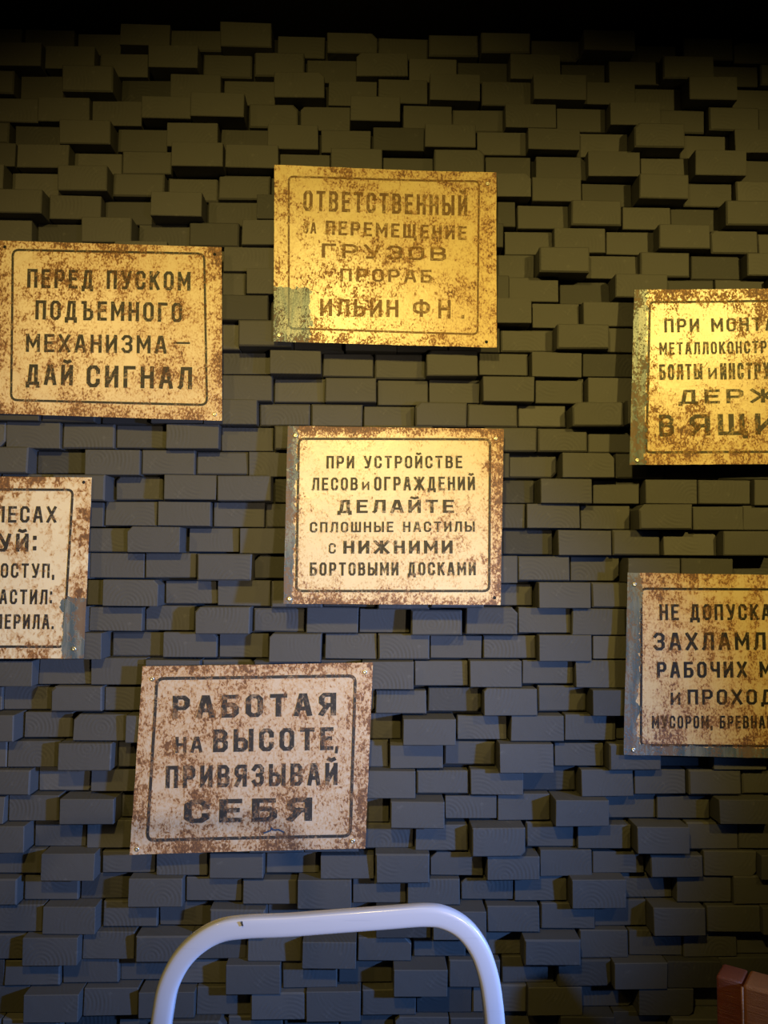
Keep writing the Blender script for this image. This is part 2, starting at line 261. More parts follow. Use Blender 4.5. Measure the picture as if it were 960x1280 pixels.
-5022,-4047,-2976,-2526,40,0 -4042,-3075,-2979,-2528,300,0 -3063,-2087,-2989,-2516,296,1 -2072,-1128,-2963,-2538,48,1 -1101,-144,-2962,-2524,62,0 -114,840,-2936,-2524,0,0 
842,1803,-2982,-2524,247,1 1824,2762,-2970,-2542,166,1 2796,3690,-2970,-2562,64,0 3743,4697,-2987,-2533,403,1 4717,5690,-3000,-2550,572,1 5698,6669,-2983,-2528,360,0 
6677,7640,-2981,-2524,220,0 7655,8626,-2980,-2531,300,0 8635,9611,-2980,-2526,180,0 9617,10593,-2982,-2527,300,0 10597,11567,-2979,-2532,40,0 11583,12554,-2983,-2531,180,0 
-12540,-11577,-2524,-2060,220,0 -11568,-10593,-2518,-2053,450,0 -10585,-9609,-2524,-2058,220,0 -9596,-8632,-2524,-2053,40,0 -8616,-7656,-2517,-2056,40,0 
-7641,-6667,-2521,-2059,300,0 -6666,-5687,-2529,-2041,282,1 -5677,-4723,-2524,-2059,191,1 -4711,-3743,-2521,-2079,111,0 -3745,-2772,-2519,-2057,319,1 -2770,-1806,-2503,-2051,71,1 
-1766,-805,-2517,-2066,242,1 -802,175,-2520,-2059,40,0 182,1156,-2518,-2053,300,0 1158,2131,-2519,-2055,40,0 2139,3115,-2521,-2070,208,1 3138,4064,-2518,-2074,189,1 
4092,5066,-2469,-2072,129,0 5069,6040,-2516,-2055,100,0 6057,7016,-2523,-2057,100,0 7039,8004,-2518,-2056,100,0 8012,8979,-2519,-2054,300,0 9000,9963,-2520,-2054,360,0 
9977,10945,-2521,-2058,40,0 10952,11929,-2519,-2058,40,0 11937,12909,-2522,-2057,360,0 -12073,-11105,-2045,-1576,360,0 -11092,-10120,-2045,-1579,360,0 
-10116,-9145,-2051,-1580,180,0 -9129,-8161,-2045,-1581,300,0 -8144,-7178,-2049,-1581,100,0 -7175,-6198,-2054,-1562,413,1 -6190,-5212,-2031,-1601,36,0 -5220,-4217,-2033,-1564,273,1 
-4210,-3234,-2049,-1590,166,1 -3226,-2272,-2039,-1610,58,1 -2252,-1288,-2043,-1571,94,1 -1282,-318,-2049,-1580,180,0 -307,650,-2046,-1574,100,0 662,1622,-2047,-1578,450,0 
1639,2600,-2045,-1579,180,0 2614,3534,-2038,-1602,4,1 3569,4546,-2050,-1585,283,1 4589,5497,-2046,-1586,213,1 5515,6509,-2052,-1591,159,0 6498,7482,-2052,-1573,228,0 
7491,8456,-2046,-1576,220,0 8471,9437,-2048,-1578,180,0 9444,10418,-2048,-1575,100,0 10426,11403,-2048,-1580,220,0 11413,12381,-2047,-1576,180,0 -12595,-11627,-1572,-1099,300,0 
-11621,-10651,-1573,-1099,300,0 -10637,-9673,-1571,-1104,40,0 -9653,-8689,-1574,-1102,220,0 -8683,-7711,-1573,-1102,220,0 -7691,-6727,-1572,-1099,450,0 
-6712,-5750,-1569,-1105,300,0 -5741,-4781,-1550,-1079,461,1 -4727,-3851,-1566,-1129,0,1 -3768,-2806,-1577,-1118,297,1 -2786,-1804,-1571,-1101,324,1 -1769,-808,-1553,-1096,0,0 
-801,169,-1567,-1100,360,0 190,1155,-1573,-1099,180,0 1169,2148,-1567,-1100,220,0 2155,3097,-1557,-1126,0,0 3163,4118,-1565,-1103,273,1 4200,5078,-1566,-1119,48,1 
5126,6095,-1571,-1116,245,1 6116,7098,-1568,-1113,240,1 7106,8079,-1564,-1093,365,1 8079,9054,-1572,-1104,220,0 9064,10031,-1573,-1102,100,0 10043,11016,-1571,-1102,40,0 
11024,11995,-1573,-1104,450,0 -12713,-11749,-1092,-633,450,0 -11730,-10769,-1091,-630,450,0 -10751,-9784,-1097,-628,180,0 -9770,-8808,-1098,-632,450,0 -8796,-7825,-1093,-629,450,0 
-7816,-6840,-1099,-627,220,0 -6825,-5865,-1093,-629,450,0 -5856,-4883,-1067,-619,220,1 -4866,-3913,-1086,-636,160,1 -3885,-2916,-1089,-640,224,1 -2894,-1952,-1095,-636,53,1 
-1932,-967,-1081,-633,34,0 -957,3,-1091,-626,100,0 11,968,-1093,-628,220,0 983,1947,-1092,-628,300,0 1954,2902,-1105,-650,114,0 2927,3915,-1100,-646,180,1 3959,4897,-1084,-639,36,1 
4948,5921,-1097,-632,432,1 5974,6919,-1069,-632,320,0 6923,7899,-1095,-634,264,1 7904,8875,-1094,-633,40,0 8883,9857,-1092,-626,300,0 9867,10840,-1093,-628,40,0 
10850,11817,-1096,-632,450,0 11823,12795,-1092,-633,40,0 -12230,-11269,-620,-143,220,0 -11253,-10284,-622,-143,180,0 -10271,-9304,-618,-146,180,0 -9287,-8324,-625,-145,220,0 
-8315,-7340,-618,-143,180,0 -7325,-6359,-625,-145,450,0 -6345,-5378,-620,-146,450,0 -5385,-4377,-594,-154,201,1 -4371,-3413,-616,-150,439,1 -3351,-2418,-614,-175,0,1 
-2395,-1427,-615,-142,112,1 -1415,-453,-618,-145,220,0 -436,529,-623,-146,450,0 541,1506,-622,-144,360,0 1521,2492,-624,-146,40,0 2497,3438,-621,-163,0,0 3483,4475,-614,-149,257,1 
4518,5410,-628,-156,175,1 5466,6459,-593,-162,195,0 6472,7440,-612,-155,450,1 7444,8416,-621,-147,100,0 8421,9400,-623,-147,300,0 9411,10371,-625,-143,360,0 
10386,11358,-624,-146,180,0 11365,12340,-620,-146,450,0 -12941,-11971,-139,344,180,0 -11960,-10988,-137,343,180,0 -10980,-10013,-135,337,220,0 -9999,-9029,-140,343,450,0 
-9014,-8048,-140,343,220,0 -8042,-7070,-140,343,100,0 -7056,-6088,-139,342,40,0 -6079,-5103,-139,339,300,0 -5106,-4113,-133,322,179,1 -4097,-3161,-143,315,194,1 
-3129,-2135,-140,355,318,1 -2128,-1164,-122,314,0,0 -1156,-188,-141,340,40,0 -184,781,-141,337,40,0 791,1765,-138,342,100,0 1765,2722,-134,374,296,1 2752,3706,-133,320,194,1 
3762,4680,-122,325,45,1 4725,5688,-108,344,411,1 5713,6678,-107,344,373,0 6690,7655,-140,341,40,0 7659,8638,-141,336,180,0 8641,9609,-137,338,360,0 9627,10590,-139,341,220,0 
10603,11578,-142,343,360,0 11593,12552,-136,340,100,0 -12639,-11677,350,817,300,0 -11665,-10695,345,820,360,0 -10684,-9712,345,823,100,0 -9703,-8729,349,824,360,0 
-8717,-7752,347,821,180,0 -7742,-6767,351,819,220,0 -6763,-5784,349,822,40,0 -5799,-4781,359,814,179,1 -4780,-3789,342,820,437,1 -3762,-2795,364,787,0,1 -2779,-1808,349,817,108,1 
-1777,-846,352,836,261,1 -836,145,344,828,105,0 160,1109,344,861,308,1 1124,2098,346,821,360,0 2099,3056,392,791,0,0 3093,4056,345,822,359,1 4086,5048,348,806,307,1 
5055,6026,350,822,100,0 6031,7003,350,818,220,0 7013,7985,347,822,300,0 7993,8966,348,823,360,0 8979,9945,352,816,40,0 9956,10926,349,819,180,0 10937,11904,351,819,180,0 
11915,12889,349,822,40,0 -12923,-11960,831,1303,300,0 -11949,-10972,825,1302,180,0 -10968,-9993,829,1300,40,0 -9981,-9019,830,1302,450,0 -9004,-8033,828,1304,360,0 
-8016,-7058,831,1304,220,0 -7039,-6066,828,1299,180,0 -6059,-5087,827,1298,360,0 -5082,-4116,844,1278,219,1 -4100,-3202,818,1279,68,1 -3128,-2138,823,1315,413,1 
-2111,-1171,854,1293,96,1 -1141,-185,823,1302,238,1 -169,766,854,1293,80,1 766,1702,859,1320,376,1 1779,2722,808,1307,288,1 2757,3734,812,1282,169,1 3724,4708,824,1312,282,1 
4716,5677,830,1299,360,0 5699,6662,830,1299,180,0 6678,7647,828,1301,360,0 7652,8621,828,1301,360,0 8637,9599,827,1299,100,0 9612,10583,829,1300,450,0 10592,11565,824,1299,360,0 
11581,12542,830,1298,40,0 -12576,-11611,1306,1776,40,0 -11601,-10634,1309,1771,360,0 -10616,-9648,1307,1775,300,0 -9638,-8671,1309,1776,300,0 -8659,-7688,1305,1775,180,0 
-7679,-6705,1311,1775,360,0 -6701,-5727,1312,1775,220,0 -5721,-4758,1288,1766,470,1 -4723,-3749,1314,1760,0,0 -3748,-2761,1293,1756,184,1 -2738,-1832,1326,1764,69,1 
-1783,-851,1298,1808,433,1 -794,155,1309,1773,154,1 176,1117,1307,1770,233,1 1146,2095,1347,1765,65,1 2121,3097,1333,1760,104,1 3103,4078,1304,1783,314,1 4117,5071,1325,1743,238,0 
5075,6048,1305,1776,100,0 6055,7030,1307,1769,450,0 7036,8010,1310,1773,40,0 8020,8987,1305,1771,450,0 8996,9970,1311,1772,450,0 9978,10952,1306,1773,360,0 
10961,11937,1307,1769,360,0 11941,12916,1306,1774,300,0 -12859,-11895,1784,2264,300,0 -11874,-10907,1780,2258,40,0 -10898,-9927,1784,2262,180,0 -9917,-8943,1785,2265,300,0 
-8939,-7973,1782,2261,360,0 -7953,-6986,1781,2264,360,0 -6981,-5999,1806,2255,385,1 -6001,-5020,1793,2252,101,1 -5030,-4024,1766,2251,200,1 -4017,-3038,1784,2266,322,1 
-3033,-2079,1795,2266,137,1 -2072,-1097,1780,2265,360,0 -1089,-124,1784,2258,180,0 -110,824,1781,2279,435,1 854,1829,1795,2250,171,1 1844,2796,1777,2259,289,1 
2842,3783,1785,2211,116,1 3788,4769,1767,2266,257,1 4771,5739,1781,2265,40,0 5757,6718,1781,2258,220,0 6731,7700,1784,2260,40,0 7714,8685,1784,2264,180,0 8694,9671,1781,2264,220,0 
9684,10641,1782,2261,450,0 10655,11622,1784,2262,220,0 11637,12603,1779,2258,450,0 -12563,-11602,2268,2741,360,0 -11582,-10620,2271,2745,180,0 -10605,-9638,2272,2743,220,0 
-9624,-8651,2269,2738,300,0 -8646,-7676,2273,2743,40,0 -7667,-6659,2314,2727,86,0 -6659,-5727,2282,2729,0,0 -5700,-4794,2263,2721,284,1 -4784,-3797,2295,2719,141,0 
-3796,-2818,2271,2740,300,0 -2805,-1843,2266,2738,180,0 -1832,-855,2266,2738,100,0 -849,123,2268,2739,220,0 135,1062,2315,2737,281,1 1102,2088,2289,2726,100,0 
2094,3059,2262,2753,372,1 3129,4033,2252,2724,81,1 4044,5018,2273,2738,450,0 5026,5998,2271,2743,180,0 6002,6980,2268,2740,450,0 6990,7957,2273,2742,450,0 7966,8936,2273,2745,450,0 
8952,9922,2269,2744,40,0 9933,10898,2271,2739,450,0 10905,11877,2268,2742,360,0 11896,12865,2270,2740,450,0 -12144,-11172,2751,3235,100,0 -11158,-10193,2747,3231,180,0 
-10173,-9209,2749,3231,180,0 -9200,-8235,2751,3233,300,0 -8214,-7245,2752,3231,40,0 -7243,-6272,2746,3224,453,1 -6241,-5375,2760,3215,79,1 -5280,-4318,2758,3227,308,1 
-4306,-3334,2753,3232,450,0 -3323,-2343,2753,3237,300,0 -2337,-1365,2750,3236,300,0 -1346,-378,2747,3230,360,0 -370,613,2762,3233,56,1 623,1566,2776,3244,572,1 
1634,2541,2794,3225,118,1 2586,3554,2754,3220,314,1 3584,4525,2746,3213,236,1 4532,5510,2751,3234,100,0 5519,6485,2747,3237,40,0 6494,7464,2747,3232,360,0 7474,8445,2746,3233,100,0 
8461,9423,2747,3231,220,0 9441,10410,2746,3236,220,0 10423,11385,2750,3233,360,0 11398,12367,2751,3236,40,0 -12349,-11373,3239,3722,360,0 -11367,-10398,3241,3723,450,0 
-10388,-9420,3243,3721,360,0 -9411,-8437,3244,3718,100,0 -8423,-7459,3241,3724,180,0 -7442,-6477,3245,3722,220,0 -6461,-5530,3251,3711,212,1 -5495,-4545,3243,3720,448,1 
-4517,-3543,3280,3726,140,0 -3542,-2560,3238,3719,300,0 -2557,-1577,3245,3721,450,0 -1565,-595,3242,3723,100,0 -591,380,3242,3726,138,1 406,1364,3245,3718,253,1 
1403,2341,3271,3700,67,1 2363,3334,3231,3747,447,1 3410,4309,3275,3688,167,1 4345,5290,3239,3713,402,1 5296,6268,3245,3722,40,0 6285,7246,3242,3723,300,0 7260,8236,3242,3725,220,0 
8245,9217,3237,3722,180,0 9224,10193,3241,3724,450,0 10202,11172,3241,3719,300,0 11180,12160,3240,3717,450,0 -12850,-11881,3732,4199,100,0 -11863,-10900,3730,4196,40,0 
-10889,-9910,3726,4197,100,0 -9905,-8940,3729,4197,100,0 -8917,-7950,3726,4193,220,0 -7940,-6967,3732,4192,220,0 -6967,-5993,3729,4175,352,1 -5978,-5001,3741,4182,0,0 
-4998,-4022,3779,4166,115,0 -4020,-3046,3729,4196,100,0 -3041,-2075,3727,4196,40,0 -2055,-1088,3726,4194,300,0 -1073,-114,3726,4196,100,0 -105,858,3723,4206,405,1 
889,1837,3765,4185,191,1 1867,2825,3734,4190,244,1 2840,3837,3725,4183,0,0 3861,4816,3720,4199,287,1 4856,5803,3742,4181,193,1 5837,6800,3732,4177,263,1 6845,7794,3715,4183,181,1 
7800,8765,3725,4191,300,0 8781,9743,3731,4191,220,0 9767,10735,3726,4193,180,0 10739,11707,3732,4192,100,0 11725,12687,3731,4197,100,0 -12304,-11332,4205,4672,100,0 
-11321,-10354,4199,4673,220,0 -10346,-9369,4206,4669,360,0 -9357,-8399,4205,4669,300,0 -8386,-7411,4205,4669,220,0 -7395,-6432,4204,4672,360,0 -6420,-5521,4204,4660,211,1 
-5441,-4488,4219,4669,402,1 -4470,-3503,4237,4658,0,0 -3496,-2537,4201,4671,180,0 -2516,-1552,4200,4672,450,0 -1547,-587,4201,4667,450,0 -575,388,4216,4681,193,1 
410,1361,4212,4677,587,1 1411,2350,4220,4629,165,1 2368,3325,4197,4669,134,1 3345,4310,4202,4672,494,1 4314,5301,4216,4653,33,0 5303,6273,4245,4643,104,1 6293,7264,4204,4631,477,0 
7265,8243,4205,4673,100,0 8249,9224,4207,4670,300,0 9236,10197,4205,4673,220,0 10207,11183,4207,4671,100,0 11196,12160,4200,4673,300,0 -12881,-11914,4679,5164,100,0 
-11899,-10929,4682,5161,180,0 -10915,-9944,4677,5161,450,0 -9942,-8970,4682,5159,300,0 -8955,-7983,4682,5164,40,0 -7975,-7007,4676,5162,450,0 -7001,-6027,4680,5147,445,1 
-6001,-5085,4675,5162,44,1 -5044,-4069,4675,5168,109,0 -4068,-3089,4676,5159,220,0 -3078,-2105,4679,5163,360,0 -2097,-1125,4682,5165,360,0 -1115,-142,4676,5159,360,0 
-134,839,4695,5160,184,1 859,1815,4707,5156,277,1 1859,2801,4675,5172,539,1 2894,3796,4701,5149,127,1 3810,4778,4716,5149,218,1 4809,5757,4680,5157,466,1 5795,6746,4672,5166,216,0 
6744,7726,4691,5149,226,1 7735,8704,4679,5162,100,0 8719,9683,4679,5159,100,0 9697,10664,4676,5160,100,0 10679,11638,4680,5158,300,0 11660,12622,4676,5162,360,0 
-12631,-11671,5172,5620,180,0 -11653,-10681,5172,5616,450,0 -10670,-9710,5167,5618,180,0 -9693,-8719,5167,5616,360,0 -8718,-7747,5167,5623,180,0 -7732,-6762,5168,5618,450,0 
-6773,-5753,5171,5607,149,1 -5731,-4792,5162,5625,421,1 -4748,-3808,5203,5599,129,1 -3768,-2842,5182,5611,212,1 -2794,-1832,5184,5616,364,1 -1830,-857,5166,5622,94,0 
-823,126,5202,5615,362,1 153,1107,5143,5663,481,1 1147,2091,5204,5618,212,1 2127,3075,5196,5616,448,1 3127,4064,5161,5629,227,1 4105,5043,5217,5607,125,0 5084,6033,5217,5605,360,1 
6075,7031,5166,5607,286,0 7039,8006,5172,5623,450,0 8018,8989,5170,5616,450,0 9002,9973,5173,5622,300,0 9985,10953,5171,5621,220,0 10955,11928,5171,5617,220,0 
11938,12906,5169,5622,450,0 -12032,-11065,5631,6096,300,0 -11047,-10086,5627,6093,300,0 -10064,-9095,5626,6092,180,0 -9090,-8121,5629,6095,360,0 -8112,-7134,5629,6093,450,0 
-7132,-6166,5615,6084,356,1 -6138,-5172,5636,6084,93,1 -5159,-4200,5640,6091,9,0 -4203,-3248,5607,6094,384,1 -3226,-2230,5647,6066,190,0 -2204,-1245,5661,6084,292,1 
-1219,-267,5612,6117,423,1 -248,705,5640,6090,210,1 721,1666,5633,6096,328,1 1714,2650,5676,6074,125,1 2674,3626,5640,6083,150,1 3643,4621,5604,6115,439,1 4650,5582,5640,6077,15,1 
5601,6583,5641,6081,225,1 6602,7570,5595,6102,303,1 7573,8549,5627,6096,450,0 8562,9527,5630,6095,220,0 9542,10509,5626,6094,100,0 10518,11485,5629,6091,360,0 
11500,12470,5631,6090,360,0 -12577,-11607,6102,6577,450,0 -11592,-10625,6103,6573,450,0 -10605,-9646,6102,6575,450,0 -9635,-8659,6100,6575,450,0 -8655,-7681,6098,6578,300,0 
-7666,-6699,6103,6575,180,0 -6694,-5725,6103,6567,256,1 -5697,-4767,6098,6570,353,1 -4725,-3750,6106,6560,85,1 -3734,-2792,6150,6557,24,1 -2756,-1777,6108,6579,462,1 
-1776,-815,6104,6576,40,0 -802,169,6104,6576,40,0 174,1139,6097,6591,462,0 1159,2102,6103,6588,570,1 2150,3091,6110,6567,312,1 3134,4118,6106,6562,197,1 4135,5086,6097,6567,68,1 
5098,6035,6102,6584,425,1 6093,7056,6108,6562,330,1 7057,8037,6105,6572,423,1 8046,9016,6104,6577,100,0 9027,9989,6102,6572,360,0 10009,10978,6104,6577,180,0 
10990,11949,6105,6577,100,0 11968,12932,6099,6573,300,0 -12881,-11916,6583,7045,100,0 -11907,-10940,6586,7046,100,0 -10917,-9958,6583,7046,300,0 -9943,-8979,6583,7049,100,0 
-8967,-7995,6587,7047,220,0 -7977,-7007,6581,7050,180,0 -7016,-6009,6594,7036,270,1 -5995,-5033,6583,7057,449,1 -5027,-4107,6581,7046,230,1 -4057,-3095,6585,7051,380,1 
-3093,-2116,6579,7049,248,0 -2102,-1136,6585,7046,360,0 -1117,-168,6588,7052,612,1 -144,803,6633,7047,330,1 840,1793,6579,7057,166,1 1875,2781,6595,7046,85,0 
2774,3767,6590,7048,551,1 3836,4709,6571,7058,217,1 4738,5701,6598,7036,161,1 5700,6683,6579,7050,208,1 6686,7662,6586,7045,100,0 7676,8642,6585,7046,220,0 
8650,9621,6580,7051,360,0 9630,10599,6580,7047,450,0 10614,11576,6583,7044,220,0 11590,12563,6579,7052,300,0 -12262,-11296,7058,7511,360,0 -11278,-10311,7056,7511,220,0 
-10307,-9338,7057,7515,360,0 -9325,-8356,7055,7514,40,0 -8347,-7377,7060,7511,180,0 -7363,-6387,7053,7510,220,0 -6389,-5407,7059,7504,230,1 -5396,-4406,7069,7504,147,1 
-4406,-3424,7069,7507,31,0 -3419,-2450,7103,7507,154,0 -2447,-1491,7030,7536,489,1 -1475,-511,7067,7512,312,1 -500,474,7052,7520,134,0 477,1418,7059,7521,620,1 
1475,2383,7049,7523,295,1 2444,3382,7056,7515,141,1 3402,4377,7053,7516,300,0 4391,5344,7052,7513,413,1 5352,6327,7053,7517,360,0 6332,7301,7056,7516,220,0 7319,8288,7057,7512,40,0 
8296,9265,7059,7516,220,0 9277,10247,7055,7513,450,0 10264,11230,7058,7510,300,0 11245,12209,7054,7514,300,0 -12792,-11831,7523,7989,450,0 -11815,-10845,7524,7987,100,0 
-10829,-9860,7523,7991,300,0 -9851,-8881,7521,7988,300,0 -8865,-7906,7523,7989,300,0 -7891,-6924,7520,7988,100,0 -6907,-5942,7520,7993,180,0 -5927,-4982,7521,7989,494,1 
-4963,-4011,7520,7989,274,1 -3973,-2998,7535,7990,383,1 -2992,-2019,7522,7990,249,1 -2014,-1053,7524,7986,450,0 -1041,-82,7502,8007,466,1 -65,888,7528,7988,322,1 
905,1881,7518,7987,220,0 1894,2869,7520,7992,220,0 2875,3852,7516,7995,319,1 3855,4830,7522,7988,40,0 4840,5813,7523,7989,360,0 5823,6785,7524,7991,40,0 6801,7764,7519,7986,40,0 
7784,8746,7523,7988,180,0 8766,9727,7524,7992,300,0 9742,10711,7519,7987,220,0 10725,11698,7525,7987,360,0 11704,12676,7524,7986,40,0 -12229,-11253,7999,8467,40,0 
-11247,-10273,7999,8466,100,0 -10268,-9294,7998,8464,220,0 -9278,-8314,7999,8469,360,0 -8300,-7329,7999,8465,300,0 -7318,-6356,7996,8469,360,0 -6340,-5371,7997,8468,360,0 
-5359,-4397,7998,8466,40,0 -4384,-3412,8001,8468,100,0 -3398,-2432,7998,8470,450,0 -2417,-1469,7990,8470,303,1 -1452,-473,7999,8470,199,0 -463,500,7993,8468,180,0 
519,1471,7996,8470,343,1 1485,2447,8000,8463,360,0 2465,3434,8001,8469,100,0 3447,4417,7999,8467,360,0 4431,5390,7998,8470,180,0 5404,6379,7995,8464,450,0 6383,7358,8000,8467,220,0 
7371,8332,7993,8463,450,0 8345,9320,8000,8470,450,0 9325,10301,8000,8466,220,0 10306,11283,7996,8468,40,0 11294,12255,7996,8470,180,0 
"""
# ---------------------------------------------------------------- setting
Z_TOP = ZC + 1.0137 + .004
fl = tag(link('floor', bevel_box('floor', -3, 3, -5, .1, -.06, 0, 0, 1, False), M_FLOOR), kind='structure')
ce = tag(link('ceiling', bevel_box('ceiling', -3, 3, -5, .1, Z_TOP, Z_TOP+.08, 0, 1, False), M_CEIL), kind='structure')
wall = tag(link('wall_back', bevel_box('wall_back', -3, 3, .012, .10, 0, Z_TOP, 0, 1, False), M_BACK), kind='structure')

def block_geo(x0, x1, z0, z1, d, rr, odd=None):
    """one timber offcut: chamfered, slightly out-of-square front face; returns verts, faces, uvs"""
    j = lambda a: rr.uniform(-a, a)
    c = rr.choice((.0008, .0012, .0012, .0018, .0026)); tl = [(x0, z0), (x1, z0), (x1, z1), (x0, z1)]
    tl = [(x+j(.0006), z+j(.0005)) for x, z in tl]
    worn = rr.random() < .16; wi = rr.choice((2, 3, 1)) if worn else -1
    outer, inner, corner = [], [], []
    cx, cz = (x0+x1)/2, (z0+z1)/2
    # outline with 8 points: every corner cut, a worn corner cut more
    pts = []
    for i, (x, z) in enumerate(tl):
        k = (.006+rr.random()*.005) if i == wi else .0009
        sx, sz = (1 if x < cx else -1), (1 if z < cz else -1)
        a, b = (x+sx*k, z), (x, z+sz*k)
        pts += ([b, a] if i in (0, 2) else [a, b])
    n = 8; vs = []
    tilt = [j(.0009), j(.0012)]
    fy = lambda x, z: -d + tilt[0]*(x-cx)/.05 + tilt[1]*(z-cz)/.025
    vs += [(x, .012, z) for x, z in pts]
    vs += [(x, fy(x, z)+c, z) for x, z in pts]
    vs += [(x+(cx-x)/abs(cx-x)*c, fy(x, z), z+(cz-z)/abs(cz-z)*c) for x, z in pts]
    fs = [tuple(range(2*n, 3*n))]
    for i in range(n):
        k = (i+1) % n
        fs += [(i, k, n+k, n+i), (n+i, n+k, 2*n+k, 2*n+i)]
    ox, oz = rr.uniform(-.07, .07), rr.choice((-1, 1))*rr.uniform(.0, .06)
    uv = [((x-cx)-ox + (y+d)*.3, (z-cz)-oz + (y+d)*.3) for x, y, z in vs]
    return vs, fs, uv
rb = random.Random(11)
rest_v, rest_f, rest_u = [], [], []
deep = []                                # (x0, x1, z0, z1, d) of every block, for hanging the signs
def add_rest(g):
    o = len(rest_v); rest_v.extend(g[0]); rest_f.extend([tuple(i+o for i in f) for f in g[1]]); rest_u.extend(g[2])
zlow = 9
for t in TABLE.split():
    a, b, c, e, d, own = (int(q) for q in t.split(','))
    x0, x1, z1, z0, d = a/1e4, b/1e4, ZC-c/1e4, ZC-e/1e4, d/1e4
    z1 = min(z1, Z_TOP-.0005); zlow = min(zlow, z0)
    x0 += .0003; x1 -= .0003; z0 += .0003; z1 -= .0003
    deep.append((x0, x1, z0, z1, d)); g = block_geo(x0, x1, z0, z1, d, rb)
    if own: link('wood_block', mesh('wood_block', g[0], g[1], False, g[2]), M_WOOD, wall)
    else: add_rest(g)
z = zlow                                  # rows below the picture, down to the floor
while z > .05:
    h = .0477; x = -1.2 - rb.random()*.08
    while x < 1.2:
        add_rest(block_geo(x, x+.0975, z-h+.0006, z-.0004, rb.choice((.004, .012, .02, .03, .04)), rb)); x += .098
    z -= h
tag(link('wood_blocks', mesh('wood_blocks', rest_v, rest_f, False, rest_u), M_WOOD, wall), kind='stuff')

# ---------------------------------------------------------------- lettering: angular stencil capitals as strokes in a unit box
OCT = [(.27,0),(0,.15),(0,.85),(.27,1),(.73,1),(1,.85),(1,.15),(.73,0),(.27,0)]
G = {
'А': (1.05, [[(0,0),(.38,1),(.62,1),(1,0)], [(.17,.30),(.83,.30)]]),
'Б': (1, [[(.92,1),(0,1),(0,0),(.75,0),(1,.14),(1,.42),(.75,.56),(0,.56)]]),
'В': (1, [[(0,0),(0,1),(.70,1),(.95,.87),(.95,.66),(.72,.53),(0,.53)], [(.72,.53),(1,.40),(1,.13),(.75,0),(0,0)]]),
'Г': (.9, [[(0,0),(0,1),(1,1)]]),
'Д': (1.15, [[(0,-.17),(0,0),(1,0),(1,-.17)], [(.17,0),(.32,1),(.83,1),(.83,0)]]),
'Е': (.9, [[(1,1),(0,1),(0,0),(1,0)], [(0,.52),(.85,.52)]]),
'Ж': (1.5, [[(.5,0),(.5,1)], [(.02,0),(.44,.5)], [(.02,1),(.44,.5)], [(.98,0),(.56,.5)], [(.98,1),(.56,.5)], [(.40,.5),(.60,.5)]]),
'З': (1, [[(.03,.84),(.27,1),(.73,1),(1,.86),(1,.66),(.75,.52),(.50,.52)], [(.75,.52),(1,.38),(1,.14),(.73,0),(.27,0),(.03,.16)]]),
'И': (1, [[(0,1),(0,0)], [(.03,.10),(.97,.90)], [(1,1),(1,0)]]),
'Й': (1, [[(0,1),(0,0)], [(.03,.10),(.97,.90)], [(1,1),(1,0)], [(.22,1.30),(.5,1.24),(.78,1.30)]]),
'К': (1, [[(0,0),(0,1)], [(.05,.40),(.96,1)], [(.36,.60),(1,0)]]),
'Л': (1.05, [[(0,0),(.12,.08),(.26,1),(1,1),(1,0)]]),
'М': (1.25, [[(0,0),(0,1)], [(.02,.97),(.5,.30),(.98,.97)], [(1,1),(1,0)]]),
'Н': (1, [[(0,0),(0,1)], [(1,0),(1,1)], [(0,.52),(1,.52)]]),
'О': (1, [OCT]),
'П': (1, [[(0,0),(0,1),(1,1),(1,0)]]),
'Р': (1, [[(0,0),(0,1),(.75,1),(1,.86),(1,.58),(.75,.44),(0,.44)]]),
'С': (1, [[(1,.72),(1,.85),(.73,1),(.27,1),(0,.85),(0,.15),(.27,0),(.73,0),(1,.15),(1,.28)]]),
'Т': (1, [[(0,1),(1,1)], [(.5,1),(.5,0)]]),
'У': (1.05, [[(0,1),(.56,.34)], [(1,1),(.62,.12),(.48,0),(.15,0)]]),
'Ф': (1.25, [[(.5,0),(.5,1)], [(.2,.22),(0,.34),(0,.70),(.2,.84),(.8,.84),(1,.70),(1,.34),(.8,.22),(.2,.22)]]),
'Х': (1.05, [[(0,0),(1,1)], [(0,1),(1,0)]]),
'Ц': (1.05, [[(0,1),(0,0),(1,0),(1,-.17)], [(.86,1),(.86,0)]]),
'Ч': (1, [[(0,1),(0,.60),(.25,.45),(1,.45)], [(1,1),(1,0)]]),
'Ш': (1.35, [[(0,1),(0,0),(1,0),(1,1)], [(.5,0),(.5,1)]]),
'Щ': (1.45, [[(0,1),(0,0),(1,0),(1,-.20)], [(.88,1),(.88,0)], [(.44,0),(.44,1)]]),
'Ъ': (1.15, [[(0,1),(.25,1),(.25,0),(.8,0),(1,.13),(1,.42),(.8,.55),(.25,.55)]]),
'Ь': (.95, [[(0,1),(0,0),(.75,0),(1,.13),(1,.42),(.75,.55),(0,.55)]]),
'Ы': (1.35, [[(0,1),(0,0),(.46,0),(.64,.13),(.64,.42),(.46,.55),(0,.55)], [(1,0),(1,1)]]),
'Я': (1, [[(1,0),(1,1),(.25,1),(0,.86),(0,.60),(.25,.46),(1,.46)], [(.52,.46),(.02,0)]]),
',': (.22, [[(.5,.08),(.2,-.16)]]), '.': (.22, [[(.5,0),(.5,.06)]]), ':': (.22, [[(.5,.08),(.5,.16)], [(.5,.78),(.5,.86)]]),
'-': (.9, [[(0,.5),(1,.5)]]), ' ': (.55, []),
}
